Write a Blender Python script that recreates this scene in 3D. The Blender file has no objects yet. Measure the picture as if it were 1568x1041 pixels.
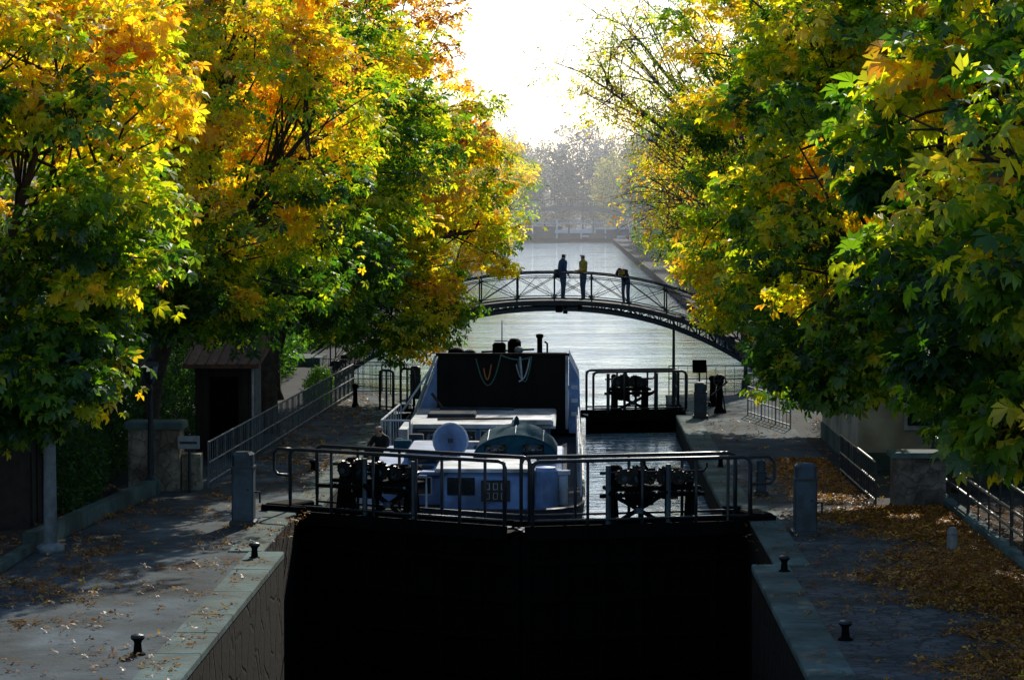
import bpy, math, random
import numpy as np
from mathutils import Vector, Matrix
random.seed(7); rng=np.random.default_rng(11)
scene=bpy.context.scene
# ------------------------------------------------------------------ helpers
def mat(name,c1,c2=None,scale=4.0,rough=.75,metal=0.0,bump=0.0,bscale=None,spec=.4,kind='noise',mortar=.4,stain=None):
    m=bpy.data.materials.new(name); m.use_nodes=True
    nt=m.node_tree; N=nt.nodes; L=nt.links
    b=N['Principled BSDF']
    b.inputs['Roughness'].default_value=rough; b.inputs['Metallic'].default_value=metal
    b.inputs['Specular IOR Level'].default_value=spec
    if c2 is None: c2=tuple(x*.7 for x in c1)
    tc=N.new('ShaderNodeTexCoord')
    n=N.new('ShaderNodeTexNoise'); n.inputs['Scale'].default_value=scale; n.inputs['Detail'].default_value=8; n.inputs['Roughness'].default_value=.65
    L.new(tc.outputs['Object'],n.inputs['Vector'])
    r=N.new('ShaderNodeValToRGB'); r.color_ramp.elements[0].position=.35; r.color_ramp.elements[1].position=.65
    r.color_ramp.elements[0].color=(*c2,1); r.color_ramp.elements[1].color=(*c1,1)
    L.new(n.outputs['Fac'],r.inputs['Fac'])
    out=r.outputs['Color']
    if stain is not None:
        ns=N.new('ShaderNodeTexNoise'); ns.inputs['Scale'].default_value=stain; ns.inputs['Detail'].default_value=5
        L.new(tc.outputs['Object'],ns.inputs['Vector'])
        rs=N.new('ShaderNodeValToRGB'); rs.color_ramp.elements[0].position=.38; rs.color_ramp.elements[1].position=.62
        rs.color_ramp.elements[0].color=(.55,.52,.48,1); rs.color_ramp.elements[1].color=(1.1,1.12,1.12,1)
        L.new(ns.outputs['Fac'],rs.inputs['Fac'])
        ms=N.new('ShaderNodeMix'); ms.data_type='RGBA'; ms.blend_type='MULTIPLY'; ms.inputs[0].default_value=1
        L.new(out,ms.inputs[6]); L.new(rs.outputs['Color'],ms.inputs[7]); out=ms.outputs[2]
    if kind in('cobble','rubble'):
        sc=(bscale or 3.0)
        nd=N.new('ShaderNodeTexNoise'); nd.inputs['Scale'].default_value=sc*1.2; nd.inputs['Detail'].default_value=3
        L.new(tc.outputs['Object'],nd.inputs['Vector'])
        vm=N.new('ShaderNodeMix'); vm.data_type='RGBA'; vm.blend_type='LINEAR_LIGHT'; vm.inputs[0].default_value=.12
        L.new(tc.outputs['Object'],vm.inputs[6]); L.new(nd.outputs['Color'],vm.inputs[7])
        v=N.new('ShaderNodeTexVoronoi'); v.feature='DISTANCE_TO_EDGE'; v.inputs['Scale'].default_value=sc
        L.new(vm.outputs[2],v.inputs['Vector'])
        v2=N.new('ShaderNodeTexVoronoi'); v2.inputs['Scale'].default_value=sc; L.new(vm.outputs[2],v2.inputs['Vector'])
        rr=N.new('ShaderNodeValToRGB'); rr.color_ramp.elements[0].color=(mortar,mortar,mortar,1); rr.color_ramp.elements[1].position=.06
        L.new(v.outputs['Distance'],rr.inputs['Fac'])
        hs=N.new('ShaderNodeRGBToBW'); L.new(v2.outputs['Color'],hs.inputs[0])
        r3=N.new('ShaderNodeValToRGB'); r3.color_ramp.elements[0].color=(.6,.6,.6,1); r3.color_ramp.elements[1].color=(1.2,1.15,1.1,1)
        L.new(hs.outputs[0],r3.inputs['Fac'])
        m0=N.new('ShaderNodeMix'); m0.data_type='RGBA'; m0.blend_type='MULTIPLY'; m0.inputs[0].default_value=1
        L.new(rr.outputs['Color'],m0.inputs[6]); L.new(r3.outputs['Color'],m0.inputs[7])
        mx=N.new('ShaderNodeMix'); mx.data_type='RGBA'; mx.blend_type='MULTIPLY'; mx.inputs[0].default_value=1
        L.new(out,mx.inputs[6]); L.new(m0.outputs[2],mx.inputs[7]); out=mx.outputs[2]
        bp=N.new('ShaderNodeBump'); bp.inputs['Strength'].default_value=.6; bp.inputs['Distance'].default_value=.03
        L.new(rr.outputs['Color'],bp.inputs['Height'])
        bp2=N.new('ShaderNodeBump'); bp2.inputs['Strength'].default_value=.5; bp2.inputs['Distance'].default_value=.02
        n2=N.new('ShaderNodeTexNoise'); n2.inputs['Scale'].default_value=12; n2.inputs['Detail'].default_value=6
        L.new(tc.outputs['Object'],n2.inputs['Vector']); L.new(n2.outputs['Fac'],bp2.inputs['Height'])
        L.new(bp.outputs['Normal'],bp2.inputs['Normal']); L.new(bp2.outputs['Normal'],b.inputs['Normal'])
    elif bump>0:
        n2=N.new('ShaderNodeTexNoise'); n2.inputs['Scale'].default_value=bscale or scale*6; n2.inputs['Detail'].default_value=6
        L.new(tc.outputs['Object'],n2.inputs['Vector'])
        bp=N.new('ShaderNodeBump'); bp.inputs['Strength'].default_value=bump; bp.inputs['Distance'].default_value=.02
        L.new(n2.outputs['Fac'],bp.inputs['Height']); L.new(bp.outputs['Normal'],b.inputs['Normal'])
    L.new(out,b.inputs['Base Color'])
    return m
def leafmat(name,trans=.6,gloss=.03,tm=(1.7,1.75,.6)):
    m=bpy.data.materials.new(name); m.use_nodes=True
    nt=m.node_tree; N=nt.nodes; L=nt.links; N.remove(N['Principled BSDF'])
    a=N.new('ShaderNodeAttribute'); a.attribute_name='Col'
    d=N.new('ShaderNodeBsdfDiffuse'); t=N.new('ShaderNodeBsdfTranslucent'); g=N.new('ShaderNodeBsdfGlossy')
    g.inputs['Roughness'].default_value=.42; g.inputs['Color'].default_value=(.9,.95,1,1)
    gm=N.new('ShaderNodeMix'); gm.data_type='RGBA'; gm.blend_type='MULTIPLY'; gm.inputs[0].default_value=1
    gm.inputs[7].default_value=(*tm,1)
    L.new(a.outputs['Color'],gm.inputs[6])
    L.new(a.outputs['Color'],d.inputs['Color']); L.new(gm.outputs[2],t.inputs['Color'])
    m1=N.new('ShaderNodeMixShader'); m1.inputs[0].default_value=trans
    L.new(d.outputs[0],m1.inputs[1]); L.new(t.outputs[0],m1.inputs[2])
    m2=N.new('ShaderNodeMixShader'); m2.inputs[0].default_value=gloss
    L.new(m1.outputs[0],m2.inputs[1]); L.new(g.outputs[0],m2.inputs[2])
    L.new(m2.outputs[0],N['Material Output'].inputs['Surface'])
    return m
def empty(name,loc=(0,0,0)):
    e=bpy.data.objects.new(name,None); e.location=loc; scene.collection.objects.link(e); return e
class MB:
    def __init__(s,mats): s.v=[];s.f=[];s.m=[];s.mats=mats;s.T=None
    def add(s,vs,fs,mi=0):
        o=len(s.v)
        for p in vs:
            p=Vector(p)
            if s.T is not None: p=s.T@p
            s.v.append(tuple(p))
        for f in fs: s.f.append(tuple(i+o for i in f)); s.m.append(mi)
    def box(s,a,b,mi=0):
        x0,y0,z0=a;x1,y1,z1=b
        s.add([(x0,y0,z0),(x1,y0,z0),(x1,y1,z0),(x0,y1,z0),(x0,y0,z1),(x1,y0,z1),(x1,y1,z1),(x0,y1,z1)],
              [(0,3,2,1),(4,5,6,7),(0,1,5,4),(1,2,6,5),(2,3,7,6),(3,0,4,7)],mi)
    def bbox(s,a,b,mi=0,ch=.03):
        x0,y0,z0=a;x1,y1,z1=b;c=ch
        def ring(i,z): return [(x0+i+c,y0+i,z),(x1-i-c,y0+i,z),(x1-i,y0+i+c,z),(x1-i,y1-i-c,z),(x1-i-c,y1-i,z),(x0+i+c,y1-i,z),(x0+i,y1-i-c,z),(x0+i,y0+i+c,z)]
        vs=ring(0,z0)+ring(0,z1-c)+ring(c,z1)
        fs=[tuple(range(7,-1,-1)),tuple(range(16,24))]
        for k in range(2):
            for i in range(8):
                j=(i+1)%8; fs.append((k*8+i,k*8+j,k*8+8+j,k*8+8+i))
        s.add(vs,fs,mi)
    def tube(s,pts,rads,mi=0,n=6):
        pts=[Vector(p) for p in pts]
        if not hasattr(rads,'__len__'): rads=[rads]*len(pts)
        vs=[];fs=[]
        prev=None
        for i,p in enumerate(pts):
            d=(pts[min(i+1,len(pts)-1)]-pts[max(i-1,0)])
            if d.length<1e-9: d=Vector((0,0,1))
            d.normalize()
            if prev is None:
                u=d.cross(Vector((0,0,1)) if abs(d.z)<.9 else Vector((1,0,0))).normalized()
            else:
                u=prev-d*prev.dot(d); u.normalize()
            prev=u; w=d.cross(u)
            for k in range(n):
                a=2*math.pi*k/n; vs.append(p+(u*math.cos(a)+w*math.sin(a))*rads[i])
        for i in range(len(pts)-1):
            for k in range(n):
                j=(k+1)%n; fs.append((i*n+k,i*n+j,(i+1)*n+j,(i+1)*n+k))
        fs.append(tuple(range(n-1,-1,-1))); fs.append(tuple((len(pts)-1)*n+k for k in range(n)))
        s.add(vs,fs,mi)
    def lathe(s,c,prof,mi=0,n=14):
        vs=[];fs=[]
        for r,z in prof:
            for k in range(n):
                a=2*math.pi*k/n; vs.append((c[0]+r*math.cos(a),c[1]+r*math.sin(a),c[2]+z))
        for i in range(len(prof)-1):
            for k in range(n):
                j=(k+1)%n; fs.append((i*n+k,i*n+j,(i+1)*n+j,(i+1)*n+k))
        fs.append(tuple(range(n-1,-1,-1))); fs.append(tuple((len(prof)-1)*n+k for k in range(n)))
        s.add(vs,fs,mi)
    def sphere(s,c,r,mi=0,n=10,m=7):
        if not hasattr(r,'__len__'): r=(r,r,r)
        vs=[];fs=[]
        for i in range(m+1):
            t=math.pi*i/m
            for k in range(n):
                a=2*math.pi*k/n; vs.append((c[0]+r[0]*math.sin(t)*math.cos(a),c[1]+r[1]*math.sin(t)*math.sin(a),c[2]-r[2]*math.cos(t)))
        for i in range(m):
            for k in range(n):
                j=(k+1)%n; fs.append((i*n+k,i*n+j,(i+1)*n+j,(i+1)*n+k))
        s.add(vs,fs,mi)
    def obj(s,name,parent=None,smooth=False):
        me=bpy.data.meshes.new(name); me.from_pydata(s.v,[],s.f)
        for m in s.mats: me.materials.append(m)
        me.polygons.foreach_set('material_index',s.m)
        if smooth: me.polygons.foreach_set('use_smooth',[True]*len(s.f))
        me.update()
        o=bpy.data.objects.new(name,me); scene.collection.objects.link(o)
        if parent: o.parent=parent
        return o
# ------------------------------------------------------------------ materials
M_ground=mat('ground_asphalt',(.04,.046,.05),(.024,.028,.032),scale=.8,rough=.95,bump=.4,bscale=30,spec=.12)
M_pave=mat('quay_paving',(.10,.132,.15),(.046,.062,.073),scale=1.3,rough=.95,bump=.8,bscale=16,stain=.45,spec=.12)
M_cob=mat('quay_cobble',(.13,.15,.16),(.058,.07,.076),scale=1.3,rough=.9,bscale=3.6,kind='cobble',mortar=.3,stain=.5,spec=.15)
M_cop=mat('coping_stone',(.11,.175,.165),(.056,.09,.088),scale=1.9,rough=.9,bump=.7,bscale=12,stain=.6,spec=.15)
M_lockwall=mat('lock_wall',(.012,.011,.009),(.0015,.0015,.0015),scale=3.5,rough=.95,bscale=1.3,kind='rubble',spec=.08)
M_stone=mat('rubble_stone',(.36,.33,.27),(.2,.175,.14),scale=3,rough=.9,bscale=4.0,kind='rubble',mortar=.5,stain=1.5)
M_stoned=mat('dark_rubble_stone',(.2,.18,.155),(.1,.09,.078),scale=3,rough=.9,bscale=4.0,kind='rubble',mortar=.5,stain=1.5)
M_pale=mat('pale_render',(.45,.42,.35),(.34,.32,.27),scale=1.2,rough=.9,bump=.3,stain=.8)
M_steel=mat('dark_painted_steel',(.02,.028,.038),(.010,.014,.018),scale=6,rough=.38,bump=.15)
M_blue=mat('slate_blue_paint',(.035,.07,.105),(.02,.038,.056),scale=5,rough=.5,bump=.25,stain=3)
M_black=mat('black_and_shaded_steel',(.004,.004,.004),(.002,.002,.002),scale=2,rough=.9,spec=.06)  # black ironwork; shade on the gate face is also put into this near-black
M_grease=mat('greased_iron',(.03,.03,.032),(.008,.008,.009),scale=14,rough=.3,metal=.6,bump=.4)
M_white=mat('white_boat_paint',(.56,.63,.72),(.36,.42,.52),scale=3,rough=.5,stain=1.7,spec=.2)
M_lblue=mat('pale_blue_paint',(.22,.36,.68),(.13,.23,.48),scale=2.5,rough=.5,stain=1.5,spec=.2)
M_hull=mat('hull_paint',(.02,.026,.04),(.01,.012,.02),scale=2,rough=.6,spec=.2)
M_tarp=mat('teal_tarpaulin',(.02,.085,.12),(.012,.045,.07),scale=5,rough=.95,bump=.8,bscale=5,spec=.05)
M_hold=mat('black_hatch',(.011,.010,.010),(.006,.006,.006),scale=1.2,rough=.75,bump=.3,spec=.15)
M_glass=mat('dark_window',(.02,.03,.035),(.01,.015,.02),scale=3,rough=.08,spec=.8)
M_rope=mat('rope_green',(.08,.2,.16),(.04,.1,.08),scale=30,rough=.9)
M_ropeo=mat('rope_orange',(.5,.2,.05),(.3,.12,.03),scale=30,rough=.9)
M_deck=mat('boat_deck',(.05,.065,.085),(.025,.033,.045),scale=3,rough=.9,spec=.1)
M_rust=mat('rusty_iron',(.12,.06,.04),(.045,.025,.02),scale=8,rough=.8)
M_wood=mat('old_dark_wood',(.03,.022,.016),(.014,.010,.008),scale=6,rough=.85,bump=.5)
M_zinc=mat('zinc_roof',(.22,.24,.26),(.13,.14,.16),scale=3,rough=.5)
M_wpaint=mat('weathered_and_sunlit_white',(.32,.37,.4),(.16,.19,.21),scale=7,rough=.6)  # frames and rails; also paints the sunlit side of the hut
M_fence=mat('galvanised_rail',(.15,.18,.2),(.07,.085,.1),scale=7,rough=.5)
M_pole=mat('weathered_concrete',(.2,.24,.26),(.12,.14,.16),scale=7,rough=.8,bump=.4)
M_bark=mat('bark',(.07,.055,.042),(.028,.022,.018),scale=7,rough=.95,bump=.9,bscale=16)
M_barkg=mat('grey_bark',(.13,.11,.12),(.07,.06,.065),scale=7,rough=.95,bump=.6)
M_leaf=leafmat('chestnut_leaves',.64,.03,(2.05,2.05,.6))
M_leafg=leafmat('fallen_leaf',.2,.03)
M_hazy=leafmat('haze_tinted_leaves',.5,0,(1,1,1))
M_iron=mat('bridge_iron',(.014,.024,.032),(.008,.014,.02),scale=4,rough=.5)
M_plate=mat('number_plate',(.01,.01,.01),(.008,.008,.008),rough=.5)
M_sign=mat('sign_face',(.3,.33,.35),(.2,.22,.24),scale=8,rough=.6)
M_hz1=mat('hazy_stone',(.6,.66,.72),(.45,.52,.6),scale=.1,rough=.9)  # distance haze mixed into the stone colour
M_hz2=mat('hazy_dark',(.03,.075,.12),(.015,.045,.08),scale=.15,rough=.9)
M_facade=mat('limestone_facade',(.36,.33,.28),(.26,.24,.2),scale=.5,rough=.9,bump=.2)
M_soil=mat('planting_soil',(.05,.035,.022),(.025,.018,.012),scale=3,rough=1,bump=.8)
def watermat(name,base,sx,sy,strength,dist=.05,rough=.04,ior=1.33):
    m=bpy.data.materials.new(name); m.use_nodes=True
    nt=m.node_tree;N=nt.nodes;L=nt.links;b=N['Principled BSDF']
    b.inputs['Base Color'].default_value=(*base,1); b.inputs['Roughness'].default_value=rough; b.inputs['IOR'].default_value=ior
    tc=N.new('ShaderNodeTexCoord'); mp=N.new('ShaderNodeMapping'); mp.inputs['Scale'].default_value=(sx,sy,1)
    L.new(tc.outputs['Object'],mp.inputs['Vector'])
    n=N.new('ShaderNodeTexNoise'); n.inputs['Scale'].default_value=1; n.inputs['Detail'].default_value=4; n.inputs['Roughness'].default_value=.5
    L.new(mp.outputs[0],n.inputs['Vector'])
    n2=N.new('ShaderNodeTexNoise'); n2.inputs['Scale'].default_value=.12; n2.inputs['Detail'].default_value=3
    L.new(mp.outputs[0],n2.inputs['Vector'])
    r=N.new('ShaderNodeValToRGB'); r.color_ramp.elements[0].position=.4; r.color_ramp.elements[1].position=.62; r.color_ramp.elements[0].color=(.3,.3,.3,1)
    L.new(n2.outputs['Fac'],r.inputs['Fac'])
    mu=N.new('ShaderNodeMath'); mu.operation='MULTIPLY'; L.new(n.outputs['Fac'],mu.inputs[0]); L.new(r.outputs['Color'],mu.inputs[1])
    bp=N.new('ShaderNodeBump'); bp.inputs['Strength'].default_value=strength; bp.inputs['Distance'].default_value=dist
    L.new(mu.outputs[0],bp.inputs['Height']); L.new(bp.outputs['Normal'],b.inputs['Normal'])
    return m
M_water=watermat('canal_water',(.20,.34,.44),1.1,2.4,.9,.13,.05,1.7)
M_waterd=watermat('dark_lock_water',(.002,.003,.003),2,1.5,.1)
# ------------------------------------------------------------------ terrain + canal
XL,XR=-4.8,3.0
Ledge=[(-60,XL),(46,XL),(46,-5.15),(53.2,-5.15),(53.2,XL),(76,XL),(76,-5.1),(80,-5.1),(80,XL),(84,XL),(88,-8.5),(450,-8.5)]
Redge=[(-60,XR),(44.5,XR),(44.5,3.35),(53.2,3.35),(53.2,XR),(76,XR),(76,3.3),(80,3.3),(80,XR),(84,XR),(88,7.2),(450,7.2)]
g=MB([M_ground,M_lockwall])
FAR=3000
for edge,sx in((Ledge,-1),(Redge,1)):
    for (y0,x0),(y1,x1) in zip(edge[:-1],edge[1:]):
        if y1>y0:
            g.add([(x0,y0,0),(x1,y1,0),(sx*FAR,y1,0),(sx*FAR,y0,0)],[(0,1,2,3)] if sx<0 else [(3,2,1,0)],0)
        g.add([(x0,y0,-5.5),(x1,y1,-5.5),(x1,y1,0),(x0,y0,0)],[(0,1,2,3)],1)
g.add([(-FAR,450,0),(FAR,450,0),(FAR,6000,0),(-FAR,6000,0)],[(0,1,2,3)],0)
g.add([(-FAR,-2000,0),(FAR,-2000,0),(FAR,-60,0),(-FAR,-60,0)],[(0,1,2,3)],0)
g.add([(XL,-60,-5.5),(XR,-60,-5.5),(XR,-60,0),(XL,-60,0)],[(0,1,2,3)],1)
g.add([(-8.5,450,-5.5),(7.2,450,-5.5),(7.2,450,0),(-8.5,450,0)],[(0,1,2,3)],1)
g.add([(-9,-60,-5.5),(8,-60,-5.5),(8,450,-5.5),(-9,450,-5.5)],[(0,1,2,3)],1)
g.obj('ground')
def sheet(name,polys,z,m):
    b=MB([m])
    for p in polys: b.add([(x,y,z) for x,y in p],[tuple(range(len(p)))],0)
    return b.obj(name)
sheet('quay_pavement',[[(-9.0,-50),(-5.4,-50),(-5.4,46),(-9.0,46)],[(-9,46),(-5.75,46),(-5.75,53.2),(-8.4,53.2)],[(-8.4,53.2),(-5.4,53.2),(-5.4,84),(-7.3,84)]],.004,M_pave)
sheet('quay_pavement',[[(3.6,-50),(7.3,-50),(7.3,44.5),(3.6,44.5)],[(3.95,44.5),(7.3,44.5),(7.3,53.2),(3.95,53.2)]],.004,M_cob)
sheet('quay_pavement',[[(3.6,53.2),(5.95,53.2),(5.9,84),(3.6,84)]],.004,M_pave)
cp=MB([M_cop,M_lockwall])
def coping(xa,xb,y0,y1):
    y=y0
    while y<y1-.05:
        l=min(random.uniform(1.6,2.6),y1-y)
        cp.bbox((xa,y+.004,-.08),(xb,y+l-.004,.025+random.uniform(-.004,.004)),0,.018); y+=l
for a,b in((-20,46),(53.2,76),(80,84)):
    coping(XL-.6,XL+.012,a,b)
for a,b in((-20,44.5),(53.2,76),(80,84)):
    coping(XR-.012,XR+.6,a,b)
coping(-5.75,-5.16,46,53.2); coping(3.36,3.95,44.5,53.2); coping(-5.7,-5.11,76,80); coping(3.31,3.9,76,80)
cp.obj('coping_stones')
def wpoly(name,pts,z,m):
    b=MB([m]); b.add([(x,y,z) for x,y in pts],[tuple(range(len(pts)))],0); return b.obj(name)
GL=Vector((-5.12,52.6)); GC=Vector((-.85,50.1)); GR=Vector((3.32,51.2))
wpoly('canal_water',[(GL.x,GL.y),(GC.x,GC.y),(GR.x,GR.y),(3.4,54),(3.4,86),(7.4,88),(7.4,450),(-8.7,450),(-8.7,88),(-5.2,86),(-5.2,54)],-.6,M_water)
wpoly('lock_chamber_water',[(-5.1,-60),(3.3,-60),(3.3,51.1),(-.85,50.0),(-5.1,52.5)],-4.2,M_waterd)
# ------------------------------------------------------------------ lock gates
def gear(b,c,r,w,mi,teeth=14):
    vs=[];fs=[]; n=teeth*2
    for sy in(-w/2,w/2):
        for k in range(n):
            rr=r if k%2 else r*.86; a=2*math.pi*k/n
            vs.append((c[0]+rr*math.cos(a),c[1]+sy,c[2]+rr*math.sin(a)))
    fs.append(tuple(range(n))); fs.append(tuple(range(2*n-1,n-1,-1)))
    for k in range(n): j=(k+1)%n; fs.append((k,k+n,j+n,j))
    b.add(vs,fs,mi)
def gate_leaf(name,A,B,machines,loop=True,deep=4.8,rail=1.2,braces=(),ext=(0,0)):
    par=empty(name)
    d=(B-A); Ln=d.length; ang=math.atan2(d.y,d.x)
    T=Matrix.Translation((A.x,A.y,0))@Matrix.Rotation(ang,4,'Z')
    b=MB([M_black,M_steel,M_blue]); b.T=T
    b.box((0,-.12,-deep),(Ln,.12,-.16),0)
    z=-.6
    while z>-deep: b.box((0,-.26,z-.12),(Ln,-.121,z),0); z-=.7
    for i in range(7): b.box((Ln*i/6-.08,-.24,-deep),(Ln*i/6+.08,-.122,-.165),0)
    b.obj('panel',par)
    w=MB([M_steel,M_blue,M_black]); w.T=T
    w.box((-.1-ext[0],-.5,-.16),(Ln+ext[1],.42,-.10),2)
    w.box((-.1-ext[0],-.53,-.22),(Ln+ext[1],-.501,.03),2); w.box((-.1,.421,-.2),(Ln,.45,.02),2)
    if ext[0]: w.bbox((-.1-ext[0],-.62,-.2),(.5,-.54,.12),2,.02); w.bbox((-.1-ext[0],-.5,.03),(.0,.42,.14),2,.03)
    if ext[1]: w.bbox((Ln-.4,-.62,-.2),(Ln+ext[1],-.54,.12),2,.02); w.bbox((Ln,-.5,.03),(Ln+ext[1],.42,.14),2,.03)
    k=0.05
    while k<Ln-.1: w.box((k-.15,-.498,-.099),(k+.2,.418,-.075),0); k+=.4
    w.obj('walkway',par)
    r=MB([M_steel]); r.T=T
    for yy in(-.48,.40):
        n=max(2,round(Ln/1.05))
        for i in range(n+1):
            u=.06+(Ln-.14)*i/n; r.tube([(u,yy,-.1),(u,yy,rail-.02)],.03,0,6)
        pts=[(.06,yy,.25),(.06,yy,rail-.12),(.1,yy,rail-.03),(.18,yy,rail),(Ln-.2,yy,rail),(Ln-.1,yy,rail-.03),(Ln-.06,yy,rail-.12),(Ln-.06,yy,.1)]
        r.tube(pts,.036,0,8)
        r.tube([(.06,yy,.12),(Ln-.06,yy,.12)],.024,0,6)
    if loop:
        e=-.32
        r.tube([(.1,-.48,rail),(e+.1,-.48,rail),(e,-.48,rail-.08),(e,-.48,rail-.42),(e+.1,-.48,rail-.5),(.06,-.48,rail-.5)],.03,0,8)
    r.obj('railing',par,True)
    m=MB([M_grease,M_blue,M_black]); m.T=T
    for (u0,u1) in machines:
        for u in(u0+.06,u1-.06):
            m.add([(u-.04,-.3,-.07),(u+.04,-.3,-.07),(u+.04,.24,-.07),(u-.04,.24,-.07),(u-.035,-.14,.75),(u+.035,-.14,.75),(u+.035,.1,.75),(u-.035,.1,.75)],
                  [(0,3,2,1),(4,5,6,7),(0,1,5,4),(1,2,6,5),(2,3,7,6),(3,0,4,7)],2)
        m.bbox((u0-.08,-.30,.60),(u1+.08,.24,.67),2,.015)
        L_=u1-u0
        # lower gear case hanging under the bed plate and vertical rack rods
        m.bbox((u0+L_*.2,-.2,.32),(u0+L_*.5,.15,.6),2,.04); m.bbox((u0+L_*.62,-.15,.42),(u0+L_*.8,.12,.6),0,.03)
        for f in(.3,.62): m.box((u0+L_*f-.03,-.36,-.1),(u0+L_*f+.03,-.31,1.0),2)
        for q,(f,r_,z_,t_) in enumerate(((.12,.16,.86,12),(.3,.21,.86,18),(.47,.12,.8,10),(.62,.19,.86,16),(.8,.15,.82,12),(.95,.11,.8,10))):
            gear(m,(u0+L_*f,-.22+.08*(q%3),z_),r_,.07,0,t_); m.tube([(u0+L_*f,-.3,z_),(u0+L_*f,.25,z_)],.035,0,8)
            m.tube([(u0+L_*f,-.31+.08*(q%3),z_-r_*.2),(u0+L_*f,-.27+.08*(q%3),z_-r_*.2)],r_*.35,1,8)
        m.tube([(u0+L_*.18,.06,.86),(u0+L_*.55,.06,.86)],.12,2,10)
        m.bbox((u0+L_*.66,-.12,.68),(u0+L_*.9,.18,.98),2,.05)
        m.bbox((u0+L_*.02,.0,.68),(u0+L_*.16,.2,1.05),2,.04)
        m.box((u0-.3,-.42,.50),(u1+.1,-.37,.57),2)
        for i in range(int(L_/.08)): m.box((u0+i*.08,-.42,.575),(u0+i*.08+.04,-.37,.60),0)
        m.tube([(u0-.2,-.05,.92),(u1+.2,-.05,.92)],.028,0,8)
        m.tube([(u1+.2,-.05,.92),(u1+.2,-.25,1.02),(u1+.2,-.25,1.1)],.02,0,6)
        m.lathe((u0+L_*.42,.12,.7),[(.1,0),(.1,.28),(.06,.34),(.05,.44)],2,10)
    for (u0,u1) in braces:
        yy=-.42
        m.tube([(u0,yy,-.05),(u1,yy,.6)],.045,2,6); m.tube([(u1,yy-.03,-.05),(u0,yy-.03,.6)],.045,2,6)
        m.tube([(u0,yy,-.05),(u0,yy,1.1)],.05,1,6); m.tube([(u1,yy,-.05),(u1,yy,1.1)],.05,1,6)
        m.lathe(((u0+u1)/2,yy-.04,.245),[(.09,-.03),(.09,.07)],1,10)
    m.obj('winding_gear',par)
    return par
gate_leaf('lock_gate',GL,GC,[(.95,2.6)],braces=[(1.75,2.85)],ext=(.45,0))
p=gate_leaf('lock_gate',GC+Vector((.03,0)),GR,[(1.65,3.25)],loop=False,braces=[(1.5,2.65)],ext=(0,.4))
lr=MB([M_steel]); dR=(GR-GC); angR=math.atan2(dR.y,dR.x)
lr.T=Matrix.Translation((GR.x,GR.y,0))@Matrix.Rotation(angR,4,'Z')
lr.tube([(-.1,-.48,1.2),(.3,-.48,1.2),(.4,-.48,1.1),(.4,-.48,.78),(.3,-.48,.7),(-.06,-.48,.7)],.03,0,8)
lr.tube([(-.5,-.48,-.1),(-.5,-.48,1.2)],.03,0,6); lr.obj('end_rail',p)
gate_leaf('lock_gate',Vector((.55,77.4)),Vector((3.3,78.0)),[(.7,1.7)],loop=False,rail=1.15,deep=4.5,braces=[(.5,1.9)])
gate_leaf('lock_gate',Vector((-5.1,78.2)),Vector((-4.6,77.8)),[],loop=False,rail=1.15,deep=4.5)
# ------------------------------------------------------------------ pedestals, bollards, posts
def pedestal(x,y,h,w=.36):
    b=MB([M_blue,M_steel])
    b.bbox((x-w/2-.04,y-w/2-.04,0),(x+w/2+.04,y+w/2+.04,.1),1,.02)
    b.bbox((x-w/2,y-w/2,.1),(x+w/2,y+w/2,h-.28),0,.025)
    b.box((x-w/2-.015,y-w/2-.015,h-.30),(x+w/2+.015,y+w/2+.015,h-.26),1)
    b.bbox((x-w/2+.01,y-w/2+.01,h-.26),(x+w/2-.01,y+w/2-.01,h),0,.05)
    b.box((x-w/2+.05,y-w/2-.012,.2),(x+w/2-.05,y-w/2-.002,h-.4),0)
    b.tube([(x+w/2,y,h*.45),(x+w/2+.1,y,h*.45),(x+w/2+.1,y,h*.3)],.02,1)
    b.sphere((x+.1,y-w/2-.02,h*.5),.02,1,6,4)
    return b.obj('lock_control_pedestal')
pedestal(-5.95,50,1.35,.4); pedestal(4.22,48.7,1.28,.4); pedestal(3.62,75,1.0,.34); pedestal(-4.6,82.5,1.0,.32)
pedestal(3.9,55.3,.75,.2)
def bollard(x,y,s=1):
    b=MB([M_black,M_steel])
    b.lathe((x,y,.0),[(.13*s,0),(.13*s,.03*s),(.075*s,.06*s),(.06*s,.2*s),(.075*s,.24*s),(.11*s,.27*s),(.115*s,.3*s),(.09*s,.33*s),(.02*s,.345*s)],0,14)
    b.lathe((x,y,.0),[(.117*s,.285*s),(.12*s,.3*s),(.1*s,.332*s),(.03*s,.352*s)],1,14)
    return b.obj('mooring_bollard')
for x,y in((-5.2,45.2),(-5.62,35.5),(3.46,43.7),(3.75,36.9),(-5.6,60),(3.4,61)): bollard(x,y,.8)
b=MB([M_zinc,M_steel]); b.lathe((6.5,46.3,0),[(.1,0),(.09,.3),(.1,.32),(.06,.42),(.0,.44)],0,12); b.obj('marker_post')
def ironpost(x,y,h,r=.07):
    b=MB([M_black]); b.lathe((x,y,0),[(r*1.5,0),(r*1.4,.08),(r,.14),(r*.85,h*.8),(r*1.15,h*.86),(r*1.2,h*.95),(r*.4,h)],0,12); return b.obj('iron_post')
ironpost(-6.15,79,.68); ironpost(4.2,79.5,.9,.1)
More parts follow.
